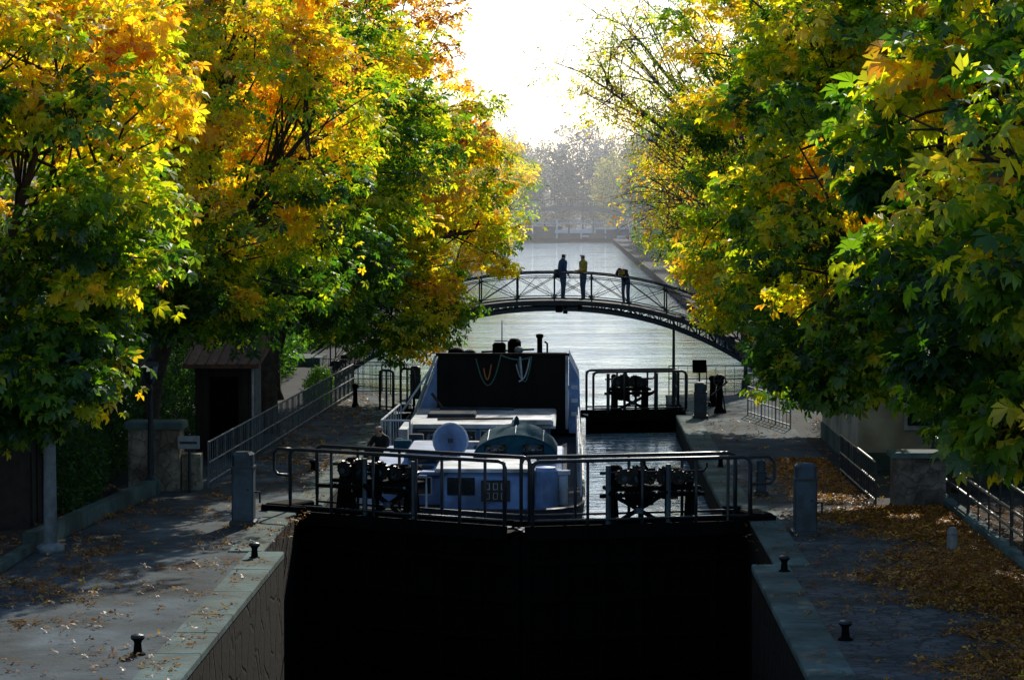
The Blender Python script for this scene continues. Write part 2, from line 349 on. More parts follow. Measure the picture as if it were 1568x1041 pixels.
def fence(name,pts,h,m,step=.5,rails=(1.0,.55,.12),r=.02,z0=0):
    b=MB([m])
    for (x0,y0),(x1,y1) in zip(pts[:-1],pts[1:]):
        L=math.hypot(x1-x0,y1-y0); n=max(1,round(L/step))
        for i in range(n+1):
            t=i/n; b.tube([(x0+(x1-x0)*t,y0+(y1-y0)*t,z0),(x0+(x1-x0)*t,y0+(y1-y0)*t,z0+h)],r*(1.2 if i%4==0 else .6),0,5)
        for q in rails: b.tube([(x0,y0,z0+h*q),(x1,y1,z0+h*q)],r*1.1,0,6)
    return b.obj(name)
fence('quay_railing',[(-7.45,56.5),(-6.85,76),(-6.6,84)],.95,M_fence,.28,r=.018)
fence('quay_railing',[(6.0,53.4),(5.95,59.8)],.85,M_steel,.3)
fence('quay_railing',[(7.45,41),(7.45,56)],1.0,M_steel,1.2,rails=(1,.6,.3),r=.028,z0=.15)
fence('quay_railing',[(-6.6,84.2),(-4.9,84.2)],.9,M_steel,.3,r=.014)
fence('quay_railing',[(-8.3,88.4),(-4.6,84.5)],.9,M_steel,.3,r=.014)
fence('quay_railing',[(3.1,84.2),(5.7,84.3)],.9,M_blue,.3,r=.014)
fence('quay_railing',[(3.2,79.5),(3.2,83.8)],.9,M_blue,.5,r=.02)
fence('quay_railing',[(5.0,76.2),(5.8,71.5)],.8,M_wpaint,.4,r=.02)
k=MB([M_cop])
def curbrun(p0,p1,w,h):
    d=Vector((p1[0]-p0[0],p1[1]-p0[1])); L=d.length; d/=L; n=Vector((-d.y,d.x)); s=0
    while s<L-.02:
        l=min(1.0,L-s); a=Vector(p0)+d*(s+.005); c=Vector(p0)+d*(s+l-.005)
        q=[a,c,c+n*w,a+n*w]
        k.add([(v.x,v.y,-.05) for v in q]+[(v.x,v.y,h) for v in q],[(3,2,1,0),(4,5,6,7),(0,1,5,4),(1,2,6,5),(2,3,7,6),(3,0,4,7)],0); s+=l
curbrun((-9.05,30),(-9.05,46.2),.18,.14); curbrun((-9.05,46.2),(-8.3,55.5),.22,.3); curbrun((7.3,30),(7.3,56),-.2,.15)
k.obj('curb_stones')
pl=MB([M_soil]); pl.box((-14,30,-.1),(-9.3,56,.1),0); pl.box((7.52,30,-.1),(14,52,.12),0); pl.obj('planting_bed')
# ------------------------------------------------------------------ left shed, wall, hut
sh=empty('lock_equipment_shed')
b=MB([M_wood,M_zinc,M_black]); b.box((-14.5,48.5,0),(-9.6,55,2.9),0)
for i in range(12): b.box((-9.598,48.6+i*.53,.0),(-9.56,48.64+i*.53,2.85),0)
b.box((-12.5,48.46,0),(-10.4,48.499,2.2),2); b.obj('walls',sh)
b=MB([M_rust,M_rust]); b.box((-14.8,46.5,2.92),(-9.0,55.3,3.02),0)
for i in range(18): b.tube([(-14.6+i*.32,46.45,3.05),(-14.6+i*.32,55.3,3.05)],.03,1,5)
b.obj('roof',sh)
b=MB([M_pole]); b.tube([(-8.75,46.0,0.02),(-8.75,46.0,1.4),(-8.77,46,2.9)],[.12,.105,.095],0,12); b.lathe((-8.75,46,0),[(.24,0),(.24,.1),(.14,.16)],0,12); b.obj('pale_pole',None,True)
w=MB([M_stone,M_cop]); w.box((-9.0,55.8,0),(-7.95,56.5,1.28),0); w.bbox((-9.08,55.72,1.28),(-7.87,56.58,1.42),1,.02); w.box((-7.93,56.0,0),(-7.55,56.4,.75),0); w.obj('stone_wall')
w=MB([M_stoned,M_cop]); w.box((6.35,53.3,0),(7.35,54.0,.95),0); w.bbox((6.28,53.22,.95),(7.42,54.08,1.05),1,.02); w.obj('stone_pillar')
s=MB([M_sign,M_steel]); s.tube([(-7.72,55.6,0),(-7.72,55.6,1.2)],.03,1,8); s.bbox((-7.95,55.52,.9),(-7.5,55.57,1.16),0,.01); s.box((-7.9,55.512,1.0),(-7.55,55.519,1.05),1); s.obj('quay_sign')
h=empty('wooden_hut')
b=MB([M_wood,M_wpaint,M_black]); b.box((-8.6,63,0),(-7.3,65,2.15),0)
for i in range(9): b.box((-8.6+i*.155,62.97,0),(-8.6+i*.155+.02,62.999,2.1),0)
b.box((-7.299,63.0,0),(-7.27,63.14,2.1),1); b.box((-8.25,62.94,.05),(-7.6,62.969,1.9),2)  # white corner strip paints sunlight on the right side; black door in front
for i in range(6): b.box((-7.298,63.3+i*.28,.1),(-7.28,63.34+i*.28,2.1),1)  # white slats stand in for sunlight on the hut's right wall
b.obj('walls',h)
b=MB([M_rust]); b.add([(-8.85,62.7,2.1),(-7.1,62.7,2.1),(-7.1,65.3,2.45),(-8.85,65.3,2.45),(-8.85,62.7,2.2),(-7.1,62.7,2.2),(-7.1,65.3,2.75),(-8.85,65.3,2.75)],[(3,2,1,0),(4,5,6,7),(0,1,5,4),(1,2,6,5),(2,3,7,6),(3,0,4,7)],0)
for i in range(8): b.tube([(-8.8+i*.24,62.68,2.21),(-8.8+i*.24,65.3,2.76)],.02,0,5)
b.obj('roof',h)
def lamp(x,y,h):
    b=MB([M_steel,M_glass]); b.lathe((x,y,0),[(.14,0),(.13,.3),(.07,.4),(.05,h-.7),(.07,h-.62),(.03,h-.5)],0,10)
    b.lathe((x,y,0),[(.09,h-.5),(.17,h-.15)],1,6); b.lathe((x,y,0),[(.2,h-.15),(.16,h-.05),(.06,h+.02),(.02,h+.1)],0,6); b.obj('street_lamp')
lamp(-8.45,55.2,2.75); lamp(5.6,86.5,1.9)
h=empty('lock_keeper_house')
b=MB([M_pale,M_cop]); b.box((6.4,60.5,0),(11,69,2.9),0); b.box((6.36,60.46,0),(11.04,69.04,.4),1)
b.obj('walls',h)
b=MB([M_zinc]); b.add([(6.1,60.2,2.9),(11.3,60.2,2.9),(11.3,69.3,2.9),(6.1,69.3,2.9),(8.7,62.5,4.4),(8.7,67,4.4)],[(3,2,1,0),(0,1,4),(1,2,5,4),(2,3,5),(3,0,4,5)],0); b.obj('roof',h)
b=MB([M_wpaint,M_glass,M_blue])
for y in(62,64.6,67.2):
    b.box((6.34,y,.95),(6.398,y+.9,2.25),0); b.box((6.325,y+.07,1.02),(6.339,y+.42,2.18),1); b.box((6.325,y+.48,1.02),(6.339,y+.83,2.18),1)
b.box((7.4,60.44,.9),(8.4,60.498,2.2),0); b.box((7.48,60.42,1),(8.32,60.438,2.1),1)
b.obj('windows',h)
b=MB([M_steel]); b.lathe((3.05,79.2,0),[(.07,0),(.05,.3),(.035,2.4),(.03,2.5)],0,8); b.obj('signal_mast')
def gear_post(x,y):
    b=MB([M_black,M_steel,M_wpaint]); b.lathe((x,y,0),[(.16,0),(.14,.1),(.09,.2),(.08,.8),(.14,.88),(.14,1.02),(.05,1.1)],0,10)
    b.tube([(x-.22,y-.1,.5),(x+.22,y-.1,.9)],.03,1); b.tube([(x+.18,y,0),(x+.05,y,.8)],.025,1)
    n=14
    b.tube([(x+.17*math.cos(a*2*math.pi/n),y-.15,.92+.17*math.sin(a*2*math.pi/n)) for a in range(n+1)],.018,1,5)
    for a in range(3): b.tube([(x+.17*math.cos(a*math.pi/3),y-.15,.92+.17*math.sin(a*math.pi/3)),(x-.17*math.cos(a*math.pi/3),y-.15,.92-.17*math.sin(a*math.pi/3))],.012,1,5)
    b.obj('sluice_winch')
gear_post(4.25,77)
b=MB([M_steel,M_black]); b.tube([(3.75,78.3,0),(3.75,78.3,1.1)],.03,0); b.bbox((3.55,78.27,1.05),(3.95,78.31,1.42),1,.01); b.obj('notice_board')
# ------------------------------------------------------------------ footbridge
BX0,BX1,XC=-9.3,7.9,-.5
def bz(x): return 2.35-.0185*abs(x-XC)**2.33
fb=empty('arched_footbridge')
xs=np.linspace(BX0,BX1,50); Y0,Y1=99.0,101.2
d=MB([M_iron,M_wood])
for a,c in zip(xs[:-1],xs[1:]):
    za,zc=bz(a),bz(c)
    d.add([(a,Y0,za),(c,Y0,zc),(c,Y1,zc),(a,Y1,za),(a,Y0,za-.07),(c,Y0,zc-.07),(c,Y1,zc-.07),(a,Y1,za-.07)],[(0,1,2,3),(7,6,5,4),(4,5,1,0),(6,7,3,2)],1)
d.obj('deck',fb)
d=MB([M_iron])
def low(x):
    return bz(x)-.17-.012*abs(x-XC)**1.6
for yy in(Y0-.06,Y1+.0):
    for a,c in zip(xs[:-1],xs[1:]):
        for zt,zb in((.03,-.15),):
            d.add([(a,yy,bz(a)+zt),(c,yy,bz(c)+zt),(c,yy,bz(c)+zb),(a,yy,bz(a)+zb),(a,yy+.055,bz(a)+zt),(c,yy+.055,bz(c)+zt),(c,yy+.055,bz(c)+zb),(a,yy+.055,bz(a)+zb)],[(3,2,1,0),(4,5,6,7),(0,1,5,4),(7,6,2,3)],0)
    pts=[(x,yy+.03,low(x)-.12) for x in xs]; d.tube(pts,.075,0,6)
    for i in range(0,49,1):
        a,c=xs[i],xs[i+1]
        if abs(a-XC)>1.2:
            d.tube([(a,yy+.03,bz(a)-.1),(a,yy+.03,low(a)-.12)],.025,0,4)
            if i%2: d.tube([(a,yy+.03,bz(a)-.1),(c,yy+.03,low(c)-.12)],.02,0,4)
            else: d.tube([(c,yy+.03,bz(c)-.1),(a,yy+.03,low(a)-.12)],.02,0,4)
d.obj('arch_girders',fb)
d=MB([M_iron])
for yy in(Y0-.03,Y1+.03):
    d.tube([(x,yy,bz(x)+1.02) for x in xs],.032,0,6)
    d.tube([(x,yy,bz(x)+.85) for x in xs],.016,0,5)
    d.tube([(x,yy,bz(x)+.12) for x in xs],.018,0,5)
    bay=1.35
    n0=-int((XC-BX0)/bay); n1=int((BX1-XC)/bay)
    for i in range(n0,n1+1):
        x=XC+i*bay
        d.tube([(x,yy,bz(x)),(x,yy,bz(x)+1.03)],.03,0,6)
        if i<n1:
            c=x+bay
            d.tube([(x,yy,bz(x)+.12),(c,yy,bz(c)+.85)],.013,0,4); d.tube([(c,yy,bz(c)+.12),(x,yy,bz(x)+.85)],.013,0,4)
            mx=(x+c)/2
            d.tube([(x,yy,bz(x)+.12),(mx,yy,bz(mx)+.85),(c,yy,bz(c)+.12)],.009,0,4)
d.obj('railings',fb)
d=MB([M_black]); d.bbox((-.45,98.85,1.95),(-.2,99.2,2.2),0,.03); d.lathe((-.1,99,1.9),[(.08,0),(.1,.2),(.03,.28)],0,8)
d.bbox((.35,98.88,2.05),(.5,99.1,2.22),0,.02); d.obj('pulley_box',fb)  # black pulley box under the bridge crown, not a lamp
st=MB([M_cop]); st.box((-11,98.6,-.3),(BX0+.35,101.6,.3),0); st.box((BX1-.3,98.6,-.3),(9.6,101.6,.3),0); st.obj('abutments',fb)
# steps on the sloping ends of the deck
st=MB([M_wood])
for i in range(9):
    x=-8.6+i*.36; st.box((x,Y0+.1,bz(x)),(x+.3,Y1-.1,bz(x+.3)+.03),0)
    x=7.1-i*.36; st.box((x-.3,Y0+.1,bz(x)),(x,Y1-.1,bz(x-.3)+.03),0)
st.obj('stair_treads',fb)
# ------------------------------------------------------------------ barge
bg=empty('canal_barge')
def hull_outline(inset=0):
    xl,xr=-4.5+inset,.34-inset; yc=56.5; x0=(xl+xr)/2; rx=(xr-xl)/2
    pts=[]
    for i in range(19):
        a=math.pi+math.pi*i/18
        e=.45
        ca,sa=math.cos(a),math.sin(a)
        pts.append((x0+rx*math.copysign(abs(ca)**e,ca), yc+ (3.1-inset)*math.copysign(abs(sa)**e,sa)))
    pts+= [(xr,89-inset),(xr-.8,91-inset),(xl+.8,91-inset),(xl,89-inset)]
    return pts
b=MB([M_hull,M_white,M_deck,M_lblue])
def ringloft(rings,mi):
    n=len(rings[0]); vs=[p for r in rings for p in r]; fs=[]
    for i in range(len(rings)-1):
        for k in range(n): j=(k+1)%n; fs.append((i*n+k,i*n+j,(i+1)*n+j,(i+1)*n+k))
    b.add(vs,fs,mi)
o=hull_outline()
ringloft([[(x,y,-1.6) for x,y in hull_outline(.35)],[(x,y,-.5) for x,y in hull_outline(.05)],[(x,y,-.22) for x,y in o]],0)
ringloft([[(x,y,-.22) for x,y in o],[(x,y,-.1) for x,y in hull_outline(-.02)],[(x,y,-.08) for x,y in hull_outline(.03)],[(x,y,-.2) for x,y in hull_outline(.06)]],0)
b.add([(x,y,-.2) for x,y in hull_outline(.05)],[tuple(range(23))],2)
b.obj('hull',bg)
b=MB([M_hold,M_white,M_zinc,M_lblue])
X0t,X1t=-3.4,-.02; zt=1.92; y0=71.5
b.bbox((X0t,y0,-.1),(X1t,y0+1.6,zt),0,.03)
b.box((-4.0,y0+1.7,-.2),(0,88,.75),0)
def wing(xa,xb,xt,mi,ya,yb):
    b.add([(xa,ya,-.1),(xb,ya,-.1),(xt,ya,zt-.1),(xa,yb,-.1),(xb,yb,-.1),(xt,yb,zt-.1)],[(0,1,2),(5,4,3),(0,2,5,3),(1,4,5,2),(0,3,4,1)],mi)
wing(-4.15,-3.42,-3.44,3,y0+.15,y0+1.2)
b.tube([(-4.2,y0+.05,-.1),(-3.45,y0+.05,zt)],.04,1,6); b.tube([(-4.05,y0-.3,.1),(-3.5,y0-.1,1.5)],.025,1,6)
b.add([(.02,y0-.1,-.1),(.33,y0-.1,-.1),(.30,y0-.1,1.3),(.02,y0-.1,zt-.05),(.02,y0+4,-.1),(.33,y0+4,-.1),(.30,y0+4,1.3),(.02,y0+4,zt-.05)],[(0,1,2,3),(7,6,5,4),(1,5,6,2),(2,6,7,3),(3,7,4,0)],3)
b.tube([(-.03,y0-.06,0),(-.03,y0-.06,zt)],.045,1,6)
for z in(.35,.7,1.05): b.box((.08,y0-.13,z),(.26,y0-.101,z+.1),1)
b.tube([(X0t-.05,y0-.04,zt+.02),(X1t+.05,y0-.04,zt+.02)],.05,0,6)
for i in range(6): b.box((X0t+.3+i*.55,y0-.03,.1),(X0t+.34+i*.55,y0-.002,1.85),0)
b.obj('hatch_screen',bg)
b=MB([M_rope,M_ropeo,M_rust,M_steel,M_white])
def droop(x0,z0,x1,z1,sag,mi,y=71.3,r=.018):
    b.tube([(x0+(x1-x0)*t,y,z0+(z1-z0)*t-sag*4*t*(1-t)) for t in np.linspace(0,1,12)],r,mi,5)
droop(-2.4,1.85,-1.75,1.95,.75,0); droop(-1.3,1.8,-.95,1.9,.6,0); droop(-1.35,1.7,-1.0,1.85,.45,4); droop(-2.2,1.6,-2.0,1.7,.35,1)
droop(-1.75,1.95,-.95,1.9,.1,0)
b.tube([(-1.25,71.3,1.9),(-1.2,71.25,1.3),(-1.28,71.25,1.25)],.03,4); b.tube([(-3.55,71.2,.95),(-3.1,71.2,.35)],.04,2,6)
b.obj('ropes',bg)
b=MB([M_steel,M_zinc,M_black,M_white])
b.lathe((-.75,72.5,1.92),[(.07,0),(.07,.4),(.1,.42),(.1,.5),(.04,.52)],2,10)
b.tube([(-1.75,72.5,1.92),(-1.75,72.5,2.8)],[.02,.012],0,5); b.tube([(-1.95,72.5,2.25),(-1.6,72.5,2.25)],.015,0,5)
b.bbox((-2.0,72.3,1.92),(-1.65,72.7,2.2),2,.05); b.bbox((-1.6,72.5,1.92),(-1.25,72.9,2.3),2,.08); b.sphere((-1.3,72.2,2.02),(.12,.12,.1),1)
b.sphere((-2.95,72.2,1.97),(.22,.2,.12),2); b.sphere((-2.6,72.3,1.95),(.16,.2,.08),2)
b.tube([(-.55,72.2,1.92),(-.55,72.2,2.2),(-.62,72.2,2.25)],.03,2,6); b.tube([(-2.3,72.6,1.95),(-.9,72.6,2.02)],.03,0,6)
b.obj('roof_fittings',bg)
b=MB([M_white,M_lblue,M_glass,M_deck,M_tarp,M_rust])
b.bbox((-3.75,66.2,-.2),(-.45,71,.46),1,.04)
b.bbox((-3.9,66.0,.46),(-.3,71.2,.56),0,.04)
b.bbox((-1.35,65.9,.565),(-.35,66.7,.68),0,.03); b.bbox((-3.5,68,.565),(-2.3,69.5,.66),3,.03)
b.tube([(-3.2,67,.6),(-.9,67.4,.6)],.03,5,6); b.tube([(-3.3,70.4,.62),(-1.4,70.2,.62)],.04,3,6)
for i in range(4):
    x=-3.6+i*.75
    b.box((x-.03,66.165,-.05),(x+.63,66.195,.42),0); b.box((x,66.15,-.02),(x+.6,66.163,.38),2)
b.box((-3.95,63.8,-.2),(-3.75,66.0,.62),0)
b.bbox((-3.7,61.4,-.2),(-.5,66.1,.12),3,.03)
cl=random.Random(3)
for i in range(22):
    x=cl.uniform(-3.6,-.9); y=cl.uniform(61.6,65.3); ww=cl.uniform(.15,.5); hh=cl.uniform(.08,.34); kk=cl.choice((0,1,2,3,3,4,5))
    if i%3: b.bbox((x,y,.125),(x+ww,y+ww*.8,.125+hh),kk,.02)
    else: b.lathe((x+.1,y,.125),[(ww*.4,0),(ww*.4,hh*.8),(ww*.3,hh)],kk,10)
b.obj('forward_cabin',bg)
b=MB([M_white,M_steel,M_glass])
for x in(-4.25,-4.05,-3.6): b.tube([(x,62.2,-.2),(x,62.2,.95)],.025,0,6)
b.tube([(-4.25,62.2,.95),(-3.6,62.2,.95)],.025,0,6); b.tube([(-4.25,62.2,.95),(-4.3,70,.75)],.025,0,6)
for y in range(63,71): b.tube([(-4.28,y,-.2),(-4.28,y,.95-.2*(y-62)/8)],.018,0,5)
for y in range(56,88,2): b.tube([(.27,y,-.1),(.27,y,.6)],.02,0,5)
b.tube([(.27,56,.6),(.27,71,.6)],.022,0,6)
b.box((.2,59,-.2),(.26,71,.42),0)
b.tube([(-4.3,71,.5),(-3.5,71.4,1.7)],.03,0,6)
b.obj('deck_rails',bg)
b=MB([M_white,M_lblue,M_glass,M_plate,M_steel,M_deck,M_tarp])
b.bbox((-3.95,55.3,-.2),(-.2,61,.40),1,.08)
b.bbox((-4.05,55.2,.40),(-.1,61.2,.47),1,.03)
b.bbox((-2.55,54.3,-.2),(-.75,56.4,.56),1,.10)
b.bbox((-2.65,54.2,.56),(-.65,56.5,.63),0,.03)
b.bbox((-1.72,54.2,-.02),(-1.15,54.28,.40),3,.01)
for z in(.09,.28):
    for q in range(3):
        cx=-1.60+q*.16
        b.tube([(cx-.04,54.195,z-.06),(cx+.04,54.195,z-.06),(cx+.04,54.195,z+.06),(cx-.04,54.195,z+.06),(cx-.04,54.195,z-.06)],.009,0,4)
for x in(-3.8,-3.2,-.6): b.box((x,55.27,.02),(x+.42,55.297,.34),2); b.box((x-.03,55.285,-.01),(x+.45,55.299,.37),0)
b.box((-2.4,54.27,.1),(-1.85,54.297,.45),2)
b.bbox((-3.4,56.5,.475),(-2.3,59.5,.74),1,.06); b.box((-3.3,56.47,.52),(-2.4,56.497,.68),2)
b.lathe((-.45,54.7,-.2),[(.25,0),(.25,.75),(.2,.82),(.05,.84)],1,16)
b.lathe((-.1,55.3,-.2),[(.1,0),(.1,.6),(.15,.62),(.15,.7)],0,12)
b.bbox((-4.25,54.8,-.2),(-3.9,56.2,.62),0,.05)
b.lathe((-3.3,54.5,-.2),[(.2,0),(.2,.18),(.12,.2),(.12,.3),(.2,.32),(.2,.38)],4,12)
b.tube([(-4.1,54.6,-.2),(-4.1,54.6,.5),(-2.8,54.0,.5),(-2.8,54.0,-.2)],.025,0,6)
for i in range(14):
    x=cl.uniform(-3.9,-.4); y=cl.uniform(59.8,60.8); hh=cl.uniform(.06,.3)
    b.bbox((x,y,.475),(x+cl.uniform(.15,.4),y+.3,.475+hh),cl.choice((4,5,6,0)),.02)
n=16
for r_ in(.16,.2,.24): b.tube([(-3.0+r_*math.cos(a*6.283/n),55.9+r_*math.sin(a*6.283/n),.49+.02*(r_-.16)*10) for a in range(n+1)],.02,5,5)
b.obj('near_cabin',bg)
b=MB([M_white,M_steel,M_lblue])
n=24; vs=[];R=.36
cx,cy,cz=-2.45,57.0,.95
for yy in(0,.07):
    for kk in range(n): vs.append((cx+R*math.cos(kk*2*math.pi/n),cy+yy,cz+R*math.sin(kk*2*math.pi/n)))
b.add(vs,[tuple(range(n)),tuple(range(2*n-1,n-1,-1))]+[(i,i+n,(i+1)%n+n,(i+1)%n) for i in range(n)],2)
b.tube([(cx+R*math.cos(a*2*math.pi/n),cy,cz+R*math.sin(a*2*math.pi/n)) for a in range(n+1)],.022,0,6)
b.lathe((cx,cy,cz-.04),[(.05,0),(.05,.08)],1,10); b.tube([(cx,cy+.1,-.05),(cx,cy+.1,cz)],.04,1,8)
b.obj('steering_disc',bg)
b=MB([M_tarp,M_white,M_glass])
vs=[];fs=[];nu,nv=18,12
for i in range(nu+1):
    for j in range(nv+1):
        u=i/nu;v=j/nv
        x=-1.98+1.75*u; y=57.2+2.8*v
        z=.62+.55*(math.sin(math.pi*u)**.55)*(.75+.25*math.sin(math.pi*v))+.035*math.sin(14*u+5*v)*math.sin(9*v)
        vs.append((x,y,z))
for i in range(nu):
    for j in range(nv): a=i*(nv+1)+j; fs.append((a,a+nv+1,a+nv+2,a+1))
b.add(vs,fs,0)
fr=[vs[i*(nv+1)] for i in range(nu+1)]
b.add(fr+[(p[0],p[1]+.02,.47) for p in fr],[(i,i+1,i+1+nu+1,i+nu+1) for i in range(nu)],0)
for side in(0,nu):
    rr=[vs[side*(nv+1)+j] for j in range(nv+1)]
    b.add(rr+[(p[0],p[1],.47) for p in rr],[(j,j+1,j+1+nv+1,j+nv+1) for j in range(nv)],0)
for q in(.17,.5,.84):
    i=int(q*nu); b.tube([vs[i*(nv+1)+j] for j in range(nv+1)],.015,1,5)
b.tube([(p[0],p[1]-.01,p[2]+.01) for p in fr],.018,0,5)
b.lathe((-1.1,58.5,1.15),[(.06,0),(.05,.15),(.01,.2)],0,8)
b.box((-1.75,57.185,.6),(-1.3,57.198,.85),2); b.box((-.95,57.185,.6),(-.5,57.198,.85),2)
b.obj('tarpaulin_canopy',bg,True)
# ------------------------------------------------------------------ people
M_skin=mat('skin',(.5,.3,.2),(.42,.24,.16),scale=10,rough=.6)
M_hair=mat('dark_hair',(.03,.02,.015),(.02,.012,.01),scale=30,rough=.7)
M_navy=mat('navy_jacket',(.04,.09,.18),(.02,.045,.10),scale=8,rough=.85)
M_yel=mat('olive_yellow_jacket',(.55,.42,.06),(.26,.2,.04),scale=5,rough=.8)
M_blk=mat('black_jacket',(.015,.015,.02),(.01,.01,.012),scale=8,rough=.8)
M_yb=mat('yellow_band',(.75,.6,.03),(.6,.45,.03),rough=.8)
M_jean=mat('denim',(.07,.12,.22),(.04,.07,.13),scale=9,rough=.9)
M_shoe=mat('dark_shoes',(.02,.017,.015),(.012,.01,.01),rough=.6)
M_bag=mat('shoulder_bag',(.02,.03,.05),(.015,.02,.03),rough=.7)
def person(name,loc,rz,J,mats,bag=False,band=False):
    names=list(J.keys()); idx={n:i for i,n in enumerate(names)}
    bones=[('pelvis','waist',0,),('waist','chest',0),('chest','neck',0),('neck','head',2),('head','crown',2)]
    for s in 'LR':
        bones+=[('chest','sh'+s,0),('sh'+s,'el'+s,0),('el'+s,'wr'+s,0),('wr'+s,'pa'+s,2),('pelvis','hip'+s,1),('hip'+s,'kn'+s,1),('kn'+s,'an'+s,1),('an'+s,'toe'+s,3)]
    R={'pelvis':(.155,.12),'waist':(.15,.115),'chest':(.17,.125),'neck':(.062,.062),'head':(.078,.092),'crown':(.075,.088)}
    for s in 'LR':
        R.update({'sh'+s:(.075,.075),'el'+s:(.052,.052),'wr'+s:(.034,.034),'pa'+s:(.042,.022),'hip'+s:(.095,.095),'kn'+s:(.066,.066),'an'+s:(.05,.05),'toe'+s:(.04,.035)})
    me=bpy.data.meshes.new('tmp'); me.from_pydata([J[n] for n in names],[(idx[a],idx[c]) for a,c,_ in bones],[])
    ob=bpy.data.objects.new('tmp',me); scene.collection.objects.link(ob)
    md=ob.modifiers.new('s','SKIN'); md.use_smooth_shade=True
    ob.modifiers.new('ss','SUBSURF').levels=1; ob.modifiers[-1].render_levels=1
    sv=me.skin_vertices[0].data
    for n in names: sv[idx[n]].radius=R[n]; sv[idx[n]].use_root=(n=='pelvis')
    bpy.context.view_layer.update()
    dg=bpy.context.evaluated_depsgraph_get(); me2=bpy.data.meshes.new_from_object(ob.evaluated_get(dg))
    bpy.data.objects.remove(ob)
    me2.materials.clear()
    allm=[mats[0],mats[1],M_skin,M_shoe,M_hair,M_bag,M_yb]
    seg=[(Vector(J[a]),Vector(J[c]),m) for a,c,m in bones]
    V=[tuple(v.co) for v in me2.vertices]; F=[tuple(p.vertices) for p in me2.polygons]; MI=[]
    hd=Vector(J['head']); cr=Vector(J['crown']); up=(cr-hd).normalized()
    face=(Vector((0,1,0))-up*up.y).normalized()
    if face.length<.5 or abs(up.y)>.8: face=Vector((0,up.z,-up.y)).normalized(); face=face if face.z<0 else -face
    for p in me2.polygons:
        c=p.center; best=9;bm=0
        for a,e,m in seg:
            t=max(0,min(1,(c-a).dot(e-a)/max((e-a).length_squared,1e-9))); dd=(c-a-(e-a)*t).length
            if dd<best: best=dd;bm=m
        if bm==2 and (c-hd).dot(up)>-.05 and ((c-hd).dot(face)<.02 or (c-hd).dot(up)>.09) and (c-hd).length<.25: bm=4
        if band and bm==0 and abs((c-Vector(J['chest'])).length-.06)<.09: bm=6
        MI.append(bm)
    b=MB(allm); b.add(V,F,0); b.m=MI
    side=face.cross(up)
    fc=hd+up*.045+face*.088
    b.tube([fc+up*.02,fc-up*.02+face*.022,fc-up*.03],[.008,.014,.008],2,6)
    for s_ in(-1,1):
        b.sphere(tuple(hd+up*.055+face*.084+side*.03*s_),.01,4,6,4)
        b.sphere(tuple(hd+up*.03+side*.085*s_),(.012,.02,.03),2,6,4)
    b.tube([hd-up*.03+face*.09-side*.022,hd-up*.03+face*.094,hd-up*.03+face*.09+side*.022],.006,2,5)
    for s in 'LR':
        w=Vector(J['wr'+s]);pa=Vector(J['pa'+s]); d=(pa-w).normalized()
        sd=d.cross(Vector((0,1,0)))
        if sd.length<.2: sd=d.cross(Vector((0,0,1)))
        sd.normalize(); nn=sd.cross(d)
        for q,(o_,l) in enumerate(((-.028,.065),(-.01,.078),(.01,.082),(.028,.07))):
            a=pa+sd*o_; b.tube([a-d*.02,a+d*l*.5+nn*.004,a+d*l*.85+nn*.02,a+d*l+nn*.035],[.009,.009,.008,.005],2,6)
        a=w+d*.03-sd*.03; b.tube([a,a-sd*.02+d*.03,a-sd*.025+d*.06+nn*.01],[.011,.010,.006],2,6)
    if bag:
        b.bbox((-.42,-.16,.82),(-.2,.1,1.12),5,.04); b.tube([(-.3,.0,1.1),(-.14,.06,1.5),(.0,.1,1.3)],.015,5,5)
    o=b.obj(name,None,True); o.location=loc; o.rotation_euler=(0,0,rz); return o
def stand(elL,wrL,elR,wrR,dx=.03):
    J={'pelvis':(0,0,.95),'waist':(0,0,1.12),'chest':(0,.01,1.34),'neck':(0,.01,1.5),'head':(0,.03,1.6),'crown':(0,.025,1.68)}
    J.update({'shL':(-.18,0,1.4),'shR':(.18,0,1.4),'elL':elL,'elR':elR,'wrL':wrL,'wrR':wrR})
    for s in 'LR':
        e=Vector(J['el'+s]);w=Vector(J['wr'+s]); d=(w-e).normalized(); J['pa'+s]=tuple(w+d*.08)
    J.update({'hipL':(-.1,0,.9),'hipR':(.1,0,.9),'knL':(-.11,.02+dx,.49),'knR':(.11,.02-dx,.49),'anL':(-.12,dx,.08),'anR':(.12,-dx*1.5,.08),'toeL':(-.14,.15+dx,.04),'toeR':(.14,.14-dx,.04)})
    return J
px1=-.19;px2=.55;px3=2.05
person('pedestrian',(px1,100.0,bz(px1)+.01),math.radians(-60),stand((-.24,-.03,1.13),(-.26,.1,.9),(.24,-.05,1.13),(.26,.08,.92)),(M_navy,M_jean),bag=True)
person('pedestrian',(px2,99.8,bz(px2)+.01),math.radians(120),stand((-.23,.02,1.13),(-.12,.24,1.1),(.25,-.03,1.12),(.14,.2,1.05)),(M_yel,M_jean))
J={'pelvis':(0,-.12,.9),'waist':(0,-.02,1.04),'chest':(0,.14,1.2),'neck':(0,.27,1.27),'head':(0,.37,1.28),'crown':(0,.44,1.27),
 'shL':(-.18,.17,1.23),'shR':(.18,.17,1.23),'elL':(-.22,.28,1.02),'elR':(.22,.28,1.02),'wrL':(-.12,.46,1.03),'wrR':(.12,.46,1.03),'paL':(-.06,.53,1.04),'paR':(.06,.53,1.04),
 'hipL':(-.1,-.12,.86),'hipR':(.1,-.12,.86),'knL':(-.12,-.02,.47),'knR':(.12,-.1,.47),'anL':(-.12,-.06,.08),'anR':(.13,-.2,.08),'toeL':(-.14,.1,.04),'toeR':(.15,-.04,.04)}
person('pedestrian',(px3,99.75,bz(px3)+.01),math.radians(150),J,(M_blk,M_jean),band=True)
